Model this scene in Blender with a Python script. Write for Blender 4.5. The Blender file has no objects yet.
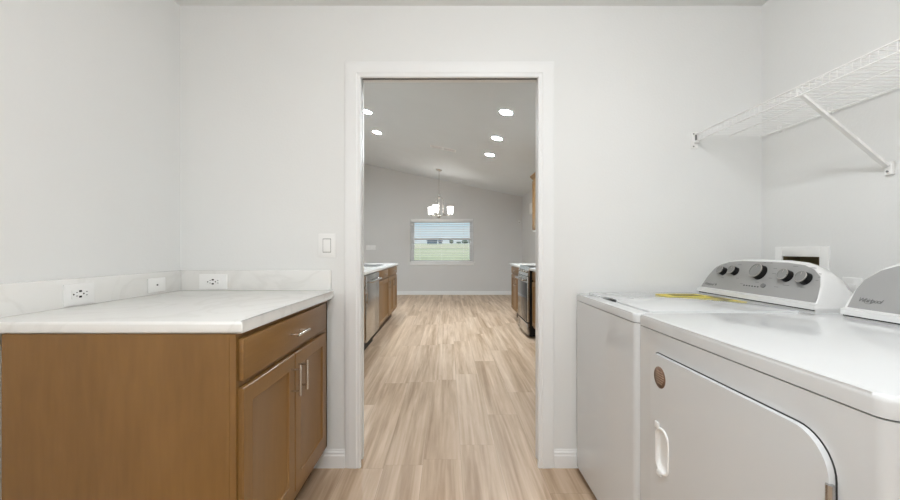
import bpy, bmesh, math, random
from mathutils import Vector, Matrix
random.seed(7)
COL = bpy.context.scene.collection
PI = math.pi

# ------------------------------------------------------------------ materials
def new_mat(name):
    m = bpy.data.materials.new(name); m.use_nodes = True
    nt = m.node_tree
    b = nt.nodes['Principled BSDF']
    return m, nt, b

def mat(name, col, rough=0.5, metal=0.0, bump=0.0, bscale=200.0, vary=0.0, vscale=3.0, coat=0.0, spec=0.5, stretch=(1, 1, 1)):
    m, nt, b = new_mat(name)
    b.inputs['Base Color'].default_value = (*col, 1)
    b.inputs['Roughness'].default_value = rough
    b.inputs['Metallic'].default_value = metal
    b.inputs['Specular IOR Level'].default_value = spec
    b.inputs['Coat Weight'].default_value = coat
    tc = nt.nodes.new('ShaderNodeTexCoord')
    mp = nt.nodes.new('ShaderNodeMapping'); mp.inputs['Scale'].default_value = stretch
    nt.links.new(tc.outputs['Object'], mp.inputs['Vector'])
    n = nt.nodes.new('ShaderNodeTexNoise'); n.inputs['Scale'].default_value = vscale
    n.inputs['Detail'].default_value = 4
    nt.links.new(mp.outputs[0], n.inputs['Vector'])
    r = nt.nodes.new('ShaderNodeValToRGB')
    lo = tuple(c * (1 - vary) for c in col); hi = tuple(min(1, c * (1 + vary)) for c in col)
    r.color_ramp.elements[0].position = 0.3; r.color_ramp.elements[0].color = (*lo, 1)
    r.color_ramp.elements[1].position = 0.7; r.color_ramp.elements[1].color = (*hi, 1)
    nt.links.new(n.outputs['Fac'], r.inputs['Fac'])
    nt.links.new(r.outputs[0], b.inputs['Base Color'])
    if bump:
        n2 = nt.nodes.new('ShaderNodeTexNoise'); n2.inputs['Scale'].default_value = bscale
        n2.inputs['Detail'].default_value = 2
        nt.links.new(tc.outputs['Object'], n2.inputs['Vector'])
        bp = nt.nodes.new('ShaderNodeBump'); bp.inputs['Strength'].default_value = bump
        bp.inputs['Distance'].default_value = 0.002
        nt.links.new(n2.outputs['Fac'], bp.inputs['Height'])
        nt.links.new(bp.outputs[0], b.inputs['Normal'])
    return m

def emis(name, col, s):
    m, nt, b = new_mat(name)
    b.inputs['Base Color'].default_value = (.9, .9, .88, 1)
    b.inputs['Emission Color'].default_value = (*col, 1)
    b.inputs['Emission Strength'].default_value = s
    return m

def wood(name, col, dark, axis='z', rough=0.38):
    m, nt, b = new_mat(name)
    tc = nt.nodes.new('ShaderNodeTexCoord')
    def noise(scale, sc, det, dist=0.0):
        mp = nt.nodes.new('ShaderNodeMapping'); mp.inputs['Scale'].default_value = sc
        nt.links.new(tc.outputs['Object'], mp.inputs['Vector'])
        n = nt.nodes.new('ShaderNodeTexNoise'); n.inputs['Scale'].default_value = scale
        n.inputs['Detail'].default_value = det; n.inputs['Distortion'].default_value = dist
        nt.links.new(mp.outputs[0], n.inputs['Vector']); return n
    if axis == 'z': s1, s2 = (1, 1, .12), (1, 1, .3)
    else: s1, s2 = (1, .12, 1), (1, .3, 1)
    a = noise(60, s1, 5, .2); c = noise(5, s2, 3, .4)
    mx = nt.nodes.new('ShaderNodeMath'); mx.operation = 'MULTIPLY_ADD'
    mx.inputs[1].default_value = .35
    nt.links.new(a.outputs['Fac'], mx.inputs[0])
    m2 = nt.nodes.new('ShaderNodeMath'); m2.operation = 'MULTIPLY'; m2.inputs[1].default_value = .65
    nt.links.new(c.outputs['Fac'], m2.inputs[0]); nt.links.new(m2.outputs[0], mx.inputs[2])
    r = nt.nodes.new('ShaderNodeValToRGB')
    r.color_ramp.elements[0].position = .3; r.color_ramp.elements[0].color = (*dark, 1)
    r.color_ramp.elements[1].position = .65; r.color_ramp.elements[1].color = (*col, 1)
    nt.links.new(mx.outputs[0], r.inputs['Fac']); nt.links.new(r.outputs[0], b.inputs['Base Color'])
    b.inputs['Roughness'].default_value = rough
    return m

def floor_mat():
    m, nt, b = new_mat('oak_plank_floor')
    N = nt.nodes.new; L = nt.links.new
    W_, L_ = .205, 1.32
    def mth(op, a, c=None, d=None):
        n = N('ShaderNodeMath'); n.operation = op
        for i, v in enumerate((a, c, d)):
            if v is None: continue
            if isinstance(v, (int, float)): n.inputs[i].default_value = v
            else: L(v, n.inputs[i])
        return n.outputs[0]
    tc = N('ShaderNodeTexCoord'); sx = N('ShaderNodeSeparateXYZ'); L(tc.outputs['Object'], sx.inputs[0])
    q = mth('DIVIDE', mth('ADD', sx.outputs['X'], 10.06), W_); row = mth('FLOOR', q); fr = mth('FRACT', q)
    wn = N('ShaderNodeTexWhiteNoise'); wn.noise_dimensions = '1D'; L(row, wn.inputs['W'])
    u = mth('ADD', mth('DIVIDE', sx.outputs['Y'], L_), mth('MULTIPLY', wn.outputs['Value'], 9.0)); cell = mth('FLOOR', u); fu = mth('FRACT', u)
    cv = N('ShaderNodeCombineXYZ'); L(row, cv.inputs[0]); L(cell, cv.inputs[1])
    w2 = N('ShaderNodeTexWhiteNoise'); w2.noise_dimensions = '2D'; L(cv.outputs[0], w2.inputs['Vector'])
    rnd = w2.outputs['Value']; w = mth('MULTIPLY', rnd, .38)
    joint = mth('MAXIMUM', mth('LESS_THAN', fr, .0022 / W_), mth('LESS_THAN', fu, .0022 / L_))
    def noise(sc, scale, det, dist):
        mp = N('ShaderNodeMapping'); mp.inputs['Scale'].default_value = sc; L(tc.outputs['Object'], mp.inputs[0])
        n = N('ShaderNodeTexNoise'); n.noise_dimensions = '4D'; n.inputs['Scale'].default_value = scale
        n.inputs['Detail'].default_value = det; n.inputs['Distortion'].default_value = dist; n.inputs['Roughness'].default_value = .6
        L(mp.outputs[0], n.inputs['Vector']); L(w, n.inputs['W']); return n.outputs['Fac']
    broad = noise((1, .04, 1), 11, 3, .8); fine = noise((1, .035, 1), 60, 5, .2); mid = noise((1, .16, 1), 24, 4, 1.2)
    v = mth('ADD', mth('MULTIPLY', broad, .70), mth('ADD', mth('MULTIPLY', fine, .2), mth('MULTIPLY', mid, .10)))
    r = N('ShaderNodeValToRGB'); e = r.color_ramp.elements
    e[0].position = .36; e[0].color = (*FLO[0], 1); e[1].position = .62; e[1].color = (*FLO[2], 1)
    x = e.new(.49); x.color = (*FLO[1], 1)
    L(v, r.inputs['Fac'])
    sc_ = N('ShaderNodeVectorMath'); sc_.operation = 'SCALE'; L(r.outputs[0], sc_.inputs[0]); L(mth('MULTIPLY_ADD', rnd, .07, .965), sc_.inputs['Scale'])
    jm = N('ShaderNodeMix'); jm.data_type = 'RGBA'; L(mth('MULTIPLY', joint, .33), jm.inputs[0]); L(sc_.outputs[0], jm.inputs[6]); jm.inputs[7].default_value = (.16, .10, .06, 1)
    L(jm.outputs[2], b.inputs['Base Color'])
    b.inputs['Roughness'].default_value = .42; b.inputs['Specular IOR Level'].default_value = .35
    bp = N('ShaderNodeBump'); bp.inputs['Strength'].default_value = .15; bp.inputs['Distance'].default_value = .001
    L(fine, bp.inputs['Height']); L(bp.outputs[0], b.inputs['Normal'])
    return m
FLO = [(.37, .245, .15), (.55, .40, .275), (.71, .56, .43)]

def quartz():
    m, nt, b = new_mat('white_quartz')
    N = nt.nodes.new; L = nt.links.new
    tc = N('ShaderNodeTexCoord')
    n = N('ShaderNodeTexNoise'); n.inputs['Scale'].default_value = 2.2; n.inputs['Detail'].default_value = 6
    n.inputs['Distortion'].default_value = 1.6
    L(tc.outputs['Object'], n.inputs['Vector'])
    a = N('ShaderNodeMath'); a.operation = 'SUBTRACT'; a.inputs[1].default_value = .5; L(n.outputs['Fac'], a.inputs[0])
    c = N('ShaderNodeMath'); c.operation = 'ABSOLUTE'; L(a.outputs[0], c.inputs[0])
    r = N('ShaderNodeValToRGB'); r.color_ramp.elements[0].position = 0; r.color_ramp.elements[0].color = (.745, .738, .715, 1)
    r.color_ramp.elements[1].position = .035; r.color_ramp.elements[1].color = (.79, .785, .765, 1)
    L(c.outputs[0], r.inputs['Fac']); L(r.outputs[0], b.inputs['Base Color'])
    b.inputs['Roughness'].default_value = .22
    return m

def glass_mat():
    m = bpy.data.materials.new('window_glass'); m.use_nodes = True; nt = m.node_tree
    nt.nodes.clear(); N = nt.nodes.new
    o = N('ShaderNodeOutputMaterial'); t = N('ShaderNodeBsdfTransparent'); t.inputs[0].default_value = (.96, .98, .97, 1)
    g = N('ShaderNodeBsdfGlossy'); g.inputs['Roughness'].default_value = .02
    f = N('ShaderNodeFresnel'); f.inputs[0].default_value = 1.35; mx = N('ShaderNodeMixShader')
    nt.links.new(f.outputs[0], mx.inputs[0]); nt.links.new(t.outputs[0], mx.inputs[1]); nt.links.new(g.outputs[0], mx.inputs[2])
    nt.links.new(mx.outputs[0], o.inputs[0]); return m

def field_mat():
    m, nt, b = new_mat('grass_field')
    N = nt.nodes.new; L = nt.links.new
    tc = N('ShaderNodeTexCoord'); mp = N('ShaderNodeMapping'); mp.inputs['Scale'].default_value = (.012, .12, 1)
    L(tc.outputs['Object'], mp.inputs[0])
    n = N('ShaderNodeTexNoise'); n.inputs['Scale'].default_value = 1.2; n.inputs['Detail'].default_value = 5
    L(mp.outputs[0], n.inputs['Vector'])
    r = N('ShaderNodeValToRGB'); e = r.color_ramp.elements
    e[0].position = .35; e[0].color = (.36, .39, .22, 1); e[1].position = .66; e[1].color = (.68, .55, .42, 1)
    x = e.new(.52); x.color = (.52, .51, .34, 1)
    L(n.outputs['Fac'], r.inputs[0]); L(r.outputs[0], b.inputs['Base Color']); b.inputs['Roughness'].default_value = .9
    return m

M = {}
M['wall'] = mat('painted_wall', (.775, .78, .772), .75, bump=.25, bscale=90, vary=.008, vscale=2)
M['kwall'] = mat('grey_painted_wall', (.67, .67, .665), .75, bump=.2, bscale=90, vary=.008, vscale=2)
M['ceil'] = mat('ceiling_paint', (.78, .785, .78), .85, bump=.4, bscale=60, vary=.01)
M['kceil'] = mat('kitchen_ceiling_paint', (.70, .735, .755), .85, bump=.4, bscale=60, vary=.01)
M['trim'] = mat('white_trim_paint', (.83, .835, .835), .33, vary=.005)
M['floor'] = floor_mat()
M['quartz'] = quartz()
M['wood'] = wood('maple_stain', (.238, .122, .034), (.182, .090, .023))
M['woodh'] = wood('maple_stain_horizontal', (.238, .122, .034), (.182, .090, .023), 'y')
M['woodk'] = mat('toe_kick_brown', (.10, .055, .03), .6, vary=.05)
M['steel'] = mat('brushed_steel', (.50, .49, .475), .25, 1.0, vary=.05, vscale=30, stretch=(1, 1, .05))
M['nickel'] = mat('satin_nickel', (.66, .63, .59), .25, 1.0, vary=.02)
M['enamel'] = mat('white_enamel', (.66, .672, .68), .06, vary=.003, coat=0)
M['enamel2'] = mat('white_plastic_console', (.76, .762, .76), .22, vary=.003)
M['plate'] = mat('white_plastic_plate', (.84, .84, .83), .3, vary=.004)
M['silver'] = mat('silver_grey_panel', (.335, .335, .33), .55, .0, vary=.01)
M['cap'] = mat('knob_cap_grey', (.25, .25, .245), .6, vary=.01, spec=.1)
M['ink'] = mat('grey_print', (.16, .16, .16), .5, vary=.02)
M['black'] = mat('black_plastic', (.009, .009, .009), .5, vary=.05, spec=.2)
M['gap'] = mat('gap_shade_and_dark_parts', (.035, .035, .035), .8, vary=.05)  # painted shade of gaps and seams; also appliance feet and dishwasher body
M['wire'] = mat('white_vinyl_wire', (.83, .83, .82), .35, vary=.004)
M['bglass'] = mat('black_glass', (.015, .015, .017), .05, vary=.05)
M['yellow'] = mat('yellow_sticker', (.72, .60, .05), .45, vary=.03)
M['olive'] = mat('olive_print', (.22, .19, .06), .5, vary=.1, vscale=60)
M['brown'] = mat('brown_sticker', (.17, .095, .06), .5, vary=.15, vscale=80)
M['brownlt'] = mat('light_brown_print', (.42, .30, .22), .5, vary=.05)
M['osb'] = mat('raw_recess_brown', (.16, .125, .06), .8, vary=.15, vscale=30)
M['glass'] = glass_mat()
M['field'] = field_mat()
M['house'] = mat('distant_house_wall', (.10, .15, .22), .8, vary=.1)
M['roof'] = mat('distant_house_roof', (.06, .09, .14), .8, vary=.1)
M['leaf'] = mat('distant_foliage', (.07, .12, .10), .9, vary=.3, vscale=1)
M['vinyl'] = mat('white_window_vinyl', (.9, .9, .9), .35, vary=.003)
M['blind'] = mat('white_blind_slat', (.88, .88, .88), .4, vary=.005)
M['lamp'] = emis('lamp_lens', (.88, .96, 1), 500)
M['lampL'] = emis('laundry_lamp_lens', (.95, .98, 1), 500)
M['lampB'] = emis('rear_fill_lens', (.95, .98, 1), 115)  # lens of the lamp added as fill
M['shade'] = emis('frosted_shade_lit', (1, .98, .95), 7)

# ------------------------------------------------------------------ mesh helpers
def bm_(): return bmesh.new()

def box(bm, x0, x1, y0, y1, z0, z1, bev=0.0, seg=2, mi=0):
    x0, x1 = sorted((x0, x1)); y0, y1 = sorted((y0, y1)); z0, z1 = sorted((z0, z1))
    v = [bm.verts.new((x, y, z)) for z in (z0, z1) for y in (y0, y1) for x in (x0, x1)]
    idx = [(0, 2, 3, 1), (4, 5, 7, 6), (0, 1, 5, 4), (2, 6, 7, 3), (0, 4, 6, 2), (1, 3, 7, 5)]
    fs = [bm.faces.new([v[i] for i in f]) for f in idx]
    for f in fs: f.material_index = mi
    if bev:
        es = list({e for f in fs for e in f.edges})
        r = bmesh.ops.bevel(bm, geom=es, offset=bev, segments=seg, affect='EDGES', profile=.5)
        for f in r['faces']: f.material_index = mi
    return bm

def prism(bm, poly, ax, a0, a1, bev=0.0, seg=3, mi=0, top_only=True):
    """poly of 2D points extruded along axis ax between a0 and a1 (bevel on the a1 cap)."""
    def P(p, a):
        if ax == 'z': return (p[0], p[1], a)
        if ax == 'x': return (a, p[0], p[1])
        return (p[0], a, p[1])
    lo = [bm.verts.new(P(p, a0)) for p in poly]; hi = [bm.verts.new(P(p, a1)) for p in poly]
    n = len(poly); fs = []
    for i in range(n):
        fs.append(bm.faces.new((lo[i], lo[(i + 1) % n], hi[(i + 1) % n], hi[i])))
    fb = bm.faces.new(lo[::-1]); ft = bm.faces.new(hi); fs += [fb, ft]
    for f in fs: f.material_index = mi
    if bev:
        es = list(ft.edges) + ([] if top_only else list(fb.edges))
        r = bmesh.ops.bevel(bm, geom=es, offset=bev, segments=seg, affect='EDGES', profile=.5)
        for f in r['faces']: f.material_index = mi
    bmesh.ops.recalc_face_normals(bm, faces=bm.faces)
    return bm

def rrect(a0, a1, b0, b1, r, seg=6):
    """rounded rectangle; r = radii for corners (a0,b0),(a1,b0),(a1,b1),(a0,b1)."""
    if not isinstance(r, (list, tuple)): r = [r] * 4
    c = [(a0 + r[0], b0 + r[0], PI), (a1 - r[1], b0 + r[1], 1.5 * PI), (a1 - r[2], b1 - r[2], 0), (a0 + r[3], b1 - r[3], .5 * PI)]
    out = []
    for (x, y, t), rr in zip(c, r):
        if rr <= 1e-6: out.append((x, y)); continue
        for i in range(seg + 1):
            a = t + .5 * PI * i / seg
            out.append((x + rr * math.cos(a), y + rr * math.sin(a)))
    return out

def tube(bm, pts, r, n=8, closed=False, mi=0, caps=True):
    pts = [Vector(p) for p in pts]; rings = []
    N = len(pts)
    up = None
    for i, p in enumerate(pts):
        if closed: d = (pts[(i + 1) % N] - pts[i - 1]).normalized()
        else:
            d = (pts[min(i + 1, N - 1)] - pts[max(i - 1, 0)]).normalized()
        if up is None:
            up = Vector((0, 0, 1)) if abs(d.z) < .9 else Vector((1, 0, 0))
        u = d.cross(up).normalized(); w = u.cross(d).normalized(); up = w
        rr = r[i] if isinstance(r, (list, tuple)) else r
        rings.append([bm.verts.new(p + u * rr * math.cos(2 * PI * k / n) + w * rr * math.sin(2 * PI * k / n)) for k in range(n)])
    rg = range(N) if closed else range(N - 1)
    for i in rg:
        a, b = rings[i], rings[(i + 1) % N]
        for k in range(n):
            f = bm.faces.new((a[k], a[(k + 1) % n], b[(k + 1) % n], b[k])); f.material_index = mi; f.smooth = True
    if not closed and caps:
        bm.faces.new(rings[0][::-1]).material_index = mi; bm.faces.new(rings[-1]).material_index = mi
    return bm

def lathe(bm, prof, M4=Matrix(), n=24, mi=0):
    """prof [(r,h)] about local z, transformed by M4; mi an int or a list for each span."""
    rings = []
    for r, h in prof:
        if r < 1e-6: rings.append([bm.verts.new(M4 @ Vector((0, 0, h)))])
        else: rings.append([bm.verts.new(M4 @ Vector((r * math.cos(2 * PI * k / n), r * math.sin(2 * PI * k / n), h))) for k in range(n)])
    for i in range(len(rings) - 1):
        a, b = rings[i], rings[i + 1]; m_ = mi[i] if isinstance(mi, list) else mi
        for k in range(n):
            k2 = (k + 1) % n
            if len(a) == 1 and len(b) == 1: continue
            if len(a) == 1: f = bm.faces.new((a[0], b[k2], b[k]))
            elif len(b) == 1: f = bm.faces.new((a[k], a[k2], b[0]))
            else: f = bm.faces.new((a[k], a[k2], b[k2], b[k]))
            f.material_index = m_; f.smooth = True
    return bm

def axis_mat(loc, direction):
    q = Vector((0, 0, 1)).rotation_difference(Vector(direction).normalized())
    return Matrix.Translation(loc) @ q.to_matrix().to_4x4()

def smooth(bm, ang=40):
    for f in bm.faces: f.smooth = True
    for e in bm.edges:
        if len(e.link_faces) == 2 and e.calc_face_angle(0) > math.radians(ang): e.smooth = False

def world_origin(o):
    v = Vector(o.location)
    while o.parent: o = o.parent; v += o.location
    return v

def obj(name, bm, mats, parent=None, world=True, sm=True, loc=None):
    """one mesh object. Vertices are given in world metres; they are moved into the parent's frame.
       With no parent the origin goes to the base of the mesh."""
    bmesh.ops.recalc_face_normals(bm, faces=bm.faces)
    if sm: smooth(bm)
    if not isinstance(mats, (list, tuple)): mats = [mats]
    me = bpy.data.meshes.new(name)
    if parent is not None:
        if world: bmesh.ops.translate(bm, verts=bm.verts, vec=-world_origin(parent))
        org = Vector((0, 0, 0))
    else:
        if loc is None:
            xs = [v.co.x for v in bm.verts]; ys = [v.co.y for v in bm.verts]; zs = [v.co.z for v in bm.verts]
            org = Vector(((min(xs) + max(xs)) / 2, (min(ys) + max(ys)) / 2, min(zs)))
        else: org = Vector(loc)
        if world: bmesh.ops.translate(bm, verts=bm.verts, vec=-org)
    bm.to_mesh(me); bm.free()
    for m in mats: me.materials.append(m)
    o = bpy.data.objects.new(name, me); COL.objects.link(o)
    if parent is not None: o.parent = parent
    else: o.location = org
    return o

def thing(name, loc, label, cat, group=None):
    o = bpy.data.objects.new(name, None); COL.objects.link(o); o.location = loc
    o.empty_display_size = .1
    return tag(o, label, cat, group)

def tag(o, label=None, cat=None, group=None, kind=None):
    if label: o['label'] = label
    if cat: o['category'] = cat
    if group: o['group'] = group
    if kind: o['kind'] = kind
    return o

def struct(name, bm, m, parent=None, sm=True, label=None):
    o = obj(name, bm, m, parent, sm=sm)
    if parent is None: o['kind'] = 'structure'
    if label: o['label'] = label
    return o

def sgroup(name, loc, label=None):
    o = bpy.data.objects.new(name, None); COL.objects.link(o); o.location = loc; o['kind'] = 'structure'
    if label: o['label'] = label
    return o

def copy_tree(o, parent=None):
    c = o.copy(); COL.objects.link(c)
    if parent is not None: c.parent = parent
    for ch in list(o.children): copy_tree(ch, c)
    return c

def cut_wall(bm, ax, a0, a1, u0, u1, z0, z1, holes):
    """wall slab of thickness a0..a1 on axis ax, spanning u,z, with rectangular holes (u0,u1,z0,z1)."""
    us = sorted({u0, u1, *[h[0] for h in holes], *[h[1] for h in holes]})
    zs = sorted({z0, z1, *[h[2] for h in holes], *[h[3] for h in holes]})
    for i in range(len(us) - 1):
        for j in range(len(zs) - 1):
            uc, zc = (us[i] + us[i + 1]) / 2, (zs[j] + zs[j + 1]) / 2
            if any(h[0] < uc < h[1] and h[2] < zc < h[3] for h in holes): continue
            if ax == 'y': box(bm, us[i], us[i + 1], a0, a1, zs[j], zs[j + 1])
            else: box(bm, a0, a1, us[i], us[i + 1], zs[j], zs[j + 1])
    return bm

def clean(bm):
    """weld coincident verts and drop doubled inner faces so the slab is one shell"""
    bmesh.ops.remove_doubles(bm, verts=bm.verts, dist=1e-5)
    seen = {}
    for f in bm.faces: seen.setdefault(frozenset(v.index for v in f.verts), []).append(f)
    kill = [f for l in seen.values() if len(l) > 1 for f in l]
    bmesh.ops.delete(bm, geom=kill, context='FACES')
    bm.verts.index_update()
    return bm
def cw(*a):
    bm = cut_wall(bm_(), *a)
    bmesh.ops.remove_doubles(bm, verts=bm.verts, dist=1e-5); bm.verts.index_update(); bm.verts.ensure_lookup_table()
    return clean(bm)

_txt = {}
def text_obj(s, size, mat_, parent, Mw, name, depth=.0004, shear=0.0, space=1.0):
    c = bpy.data.curves.new('lettering', 'FONT'); c.body = s; c.size = size; c.align_x = 'CENTER'; c.align_y = 'CENTER'
    c.extrude = depth; c.shear = shear; c.space_character = space
    t = bpy.data.objects.new('lettering_tmp', c); COL.objects.link(t)
    dg = bpy.context.evaluated_depsgraph_get(); dg.update()
    me = bpy.data.meshes.new_from_object(t.evaluated_get(dg))
    bpy.data.objects.remove(t); bpy.data.curves.remove(c)
    bm = bmesh.new(); bm.from_mesh(me); bpy.data.meshes.remove(me)
    bmesh.ops.transform(bm, matrix=Mw, verts=bm.verts)
    for f in bm.faces: f.material_index = 0
    return obj(name, bm, mat_, parent, sm=False)

# ------------------------------------------------------------------ the place (metres). camera at origin, looking +Y
F = 393.0; CH = 1.148
D = 2.08            # laundry face of the wall with the opening
DK = 2.19           # kitchen face of it
XL, XR = -1.418, 1.66
CZ = 2.44
YB = -1.45          # wall behind the camera
YW = 10.08          # dining wall with window
KXR, KXL = 1.90, -4.6
SL = .2085
def kz(x): return 2.51 + SL * (KXR - x)

bm = bm_(); box(bm, -4.8, 2.1, YB - .1, YW + .15, -.12, 0); struct('floor', bm, M['floor'], sm=False)
# --- laundry shell
struct('wall_left', box(bm_(), XL - .1, XL, YB, D, 0, CZ), M['wall'], sm=False)
OB = (1.748, 1.947, .93, 1.119)         # recess of the outlet box in the right wall
struct('wall_right', cw('x', XR, XR + .12, YB, D, 0, CZ, [OB]), M['wall'], sm=False)
struct('wall_back', box(bm_(), XL - .1, XR + .12, YB - .1, YB, 0, CZ), M['wall'], sm=False)
struct('ceiling', box(bm_(), XL - .1, XR + .12, YB - .1, D, CZ, CZ + .1), M['ceil'], sm=False)
OPEN = (-.478, .498, 0, 2.145)
bm = cw('y', D, DK, KXL, KXR, 0, 4.0, [OPEN])
struct('wall_front', bm, M['wall'], sm=False)
# --- kitchen / dining shell
WIN = (-.965, .648, .835, 1.948)
struct('wall_far', cw('y', YW, YW + .14, KXL, KXR, 0, 4.1, [WIN]), M['kwall'], sm=False)
struct('wall_kitchen_right', box(bm_(), KXR, KXR + .12, DK, YW, 0, 2.60), M['kwall'], sm=False)
SLD = (5.6, 8.0, .05, 2.05)
struct('wall_kitchen_left', cw('x', KXL - .12, KXL, DK, YW, 0, 4.1, [SLD]), M['kwall'], sm=False)
bm = bm_()
prism(bm, [(KXR + .12, kz(KXR + .12)), (KXL - .12, kz(KXL - .12)), (KXL - .12, kz(KXL - .12) + .1), (KXR + .12, kz(KXR + .12) + .1)], 'y', DK, YW + .14)
struct('ceiling_kitchen', bm, M['kceil'], sm=False)

# --- opening: casing and split pocket-door jamb
def casing(bm, xi0, xi1, zi, w, y, t):
    """stepped profile casing around an opening, face towards -Y at y"""
    prof = [(0.0, .55), (.006, .8), (.018, .8), (.024, 1.0), (.06, .86), (.075, .70), (w - .006, .62), (w, .45)]
    for i in range(len(prof) - 1):
        (a, ta), (b, tb) = prof[i], prof[i + 1]
        def ring(o, tt):
            yy = y - t * tt
            return [(xi0 - o, yy, 0), (xi0 - o, yy, zi + o), (xi1 + o, yy, zi + o), (xi1 + o, yy, 0)]
        A, B = ring(a, ta), ring(b, tb)
        va = [bm.verts.new(p) for p in A]; vb = [bm.verts.new(p) for p in B]
        for k in range(3): bm.faces.new((va[k], va[k + 1], vb[k + 1], vb[k]))
    for o, tt in ((0, prof[0][1]), (w, prof[-1][1])):
        yy = y - t * tt
        pf = [(xi0 - o, 0), (xi0 - o, zi + o), (xi1 + o, zi + o), (xi1 + o, 0)]
        a = [bm.verts.new((p[0], yy, p[1])) for p in pf]; b = [bm.verts.new((p[0], y, p[1])) for p in pf]
        for k in range(3): bm.faces.new((a[k], a[k + 1], b[k + 1], b[k]))
bm = bm_(); casing(bm, -.46, .475, 2.058, .085, D, .017)
struct('trim_1', bm, M['trim'], label='white profiled casing around the opening')
bm = bm_()
# near strip of the jamb (laundry side), far strip (kitchen side), slot between
for (a, b, xi0, xi1, zi) in ((D, D + .004, -.46, .475, 2.058), (2.157, DK, -.468, .4875, 2.081)):
    box(bm, -.478, xi0, a, b, 0, zi); box(bm, xi1, .498, a, b, 0, zi); box(bm, -.478, .498, a, b, zi, 2.145)
struct('trim_2', bm, M['trim'], sm=False, label='white split jamb of the pocket door')
bm = bm_(); box(bm, -.477, .497, D + .018, 2.157, 2.142, 2.1445); box(bm, -.466, .485, 2.118, 2.1565, 2.083, 2.142)  # track, with slot faces coloured dark for the shade inside
box(bm, -.4775, -.4765, D + .018, 2.157, 0, 2.142)
struct('trim_3', bm, M['gap'], sm=False, label='pocket track and slot lining, painted dark for the shade in the slot')
bm = bm_(); box(bm, -.476, -.470, D + .03, 2.147, .01, 2.075, .001)
struct('door_1', bm, M['trim'], label='edge of the white pocket door slid into the wall')

# --- baseboards
def baseboard(name, ax, pos, sgn, u0, u1, h=.095, t=.014):
    """profile extruded along the wall; sgn = direction out of the wall"""
    pr = [(0, 0), (t, 0), (t, h * .68), (t * .75, h * .74), (t * .75, h * .84), (t * .35, h * .93), (t * .3, h), (0, h)]
    bm = bm_()
    if ax == 'y':   # wall plane normal along y, runs along x
        prism(bm, [(pos + sgn * a, b) for a, b in pr], 'x', u0, u1)
    else:
        prism(bm, [(pos + sgn * a, b) for a, b in pr], 'y', u0, u1)
    return struct(name, bm, M['trim'], sm=False)
baseboard('baseboard_front', 'y', D, -1, XL + .014, -.545)
baseboard('baseboard_front_right', 'y', D, -1, .560, XR - .014)
baseboard('baseboard_left', 'x', XL, 1, YB, D)
baseboard('baseboard_right', 'x', XR, -1, YB, D)
baseboard('baseboard_far', 'y', YW, -1, KXL + .014, KXR - .014)
baseboard('baseboard_kitchen_right', 'x', KXR, -1, 6.85, YW)
baseboard('baseboard_kitchen_left', 'x', KXL, 1, DK, 5.6)

# --- window in the dining wall
w = sgroup('window_1', ((WIN[0] + WIN[1]) / 2, YW + .1, WIN[2]), 'white single-hung window overlooking a field')
def frame(bm, x0, x1, z0, z1, y0, y1, t, bev=.003, tb=None):
    tb = t if tb is None else tb
    box(bm, x0, x0 + t, y0, y1, z0, z1, bev); box(bm, x1 - t, x1, y0, y1, z0, z1, bev)
    box(bm, x0 + t, x1 - t, y0, y1, z1 - t, z1, bev); box(bm, x0 + t, x1 - t, y0, y1, z0, z0 + tb, bev)
bm = bm_(); frame(bm, WIN[0], WIN[1], WIN[2], WIN[3], YW + .07, YW + .13, .055, tb=.028); obj('window_frame', bm, M['vinyl'], w)
mz = 1.42
bm = bm_(); frame(bm, WIN[0] + .055, WIN[1] - .055, WIN[2] + .028, mz + .025, YW + .075, YW + .1, .035, tb=.022); obj('lower_sash', bm, M['vinyl'], w)
bm = bm_(); frame(bm, WIN[0] + .055, WIN[1] - .055, mz - .015, WIN[3] - .055, YW + .101, YW + .125, .03); obj('upper_sash', bm, M['vinyl'], w)
bm = bm_(); box(bm, WIN[0] + .09, WIN[1] - .09, YW + .086, YW + .089, WIN[2] + .05, mz - .01); obj('pane', bm, M['glass'], w)
bm = bm_(); box(bm, WIN[0] + .085, WIN[1] - .085, YW + .112, YW + .115, mz + .015, WIN[3] - .085); obj('pane', bm, M['glass'], w)
bm = bm_(); box(bm, WIN[0] - .035, WIN[1] + .035, YW - .03, YW + .07, WIN[2] - .012, WIN[2] + .008, .004)
box(bm, WIN[0] - .02, WIN[1] + .02, YW - .014, YW, WIN[2] - .075, WIN[2] - .012, .003); obj('window_sill', bm, M['trim'], w)
bm = bm_(); box(bm, -.24, -.16, YW + .068, YW + .078, mz - .005, mz + .03, .003); obj('sash_lock', bm, M['nickel'], w)
# --- unseen opening added on the great-room side to let sky light in
w2 = sgroup('added_light_opening', (KXL - .06, (SLD[0] + SLD[1]) / 2, SLD[2]))
bm = bm_()
for y0, y1 in ((SLD[0], SLD[0] + .06), ((SLD[0] + SLD[1]) / 2 - .04, (SLD[0] + SLD[1]) / 2 + .04), (SLD[1] - .06, SLD[1])):
    box(bm, KXL - .10, KXL - .03, y0, y1, SLD[2], SLD[3])
for z0, z1 in ((SLD[2], SLD[2] + .06), (SLD[3] - .06, SLD[3])): box(bm, KXL - .095, KXL - .035, SLD[0] + .06, SLD[1] - .06, z0, z1)
obj('window_frame', bm, M['trim'], w2)

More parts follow.
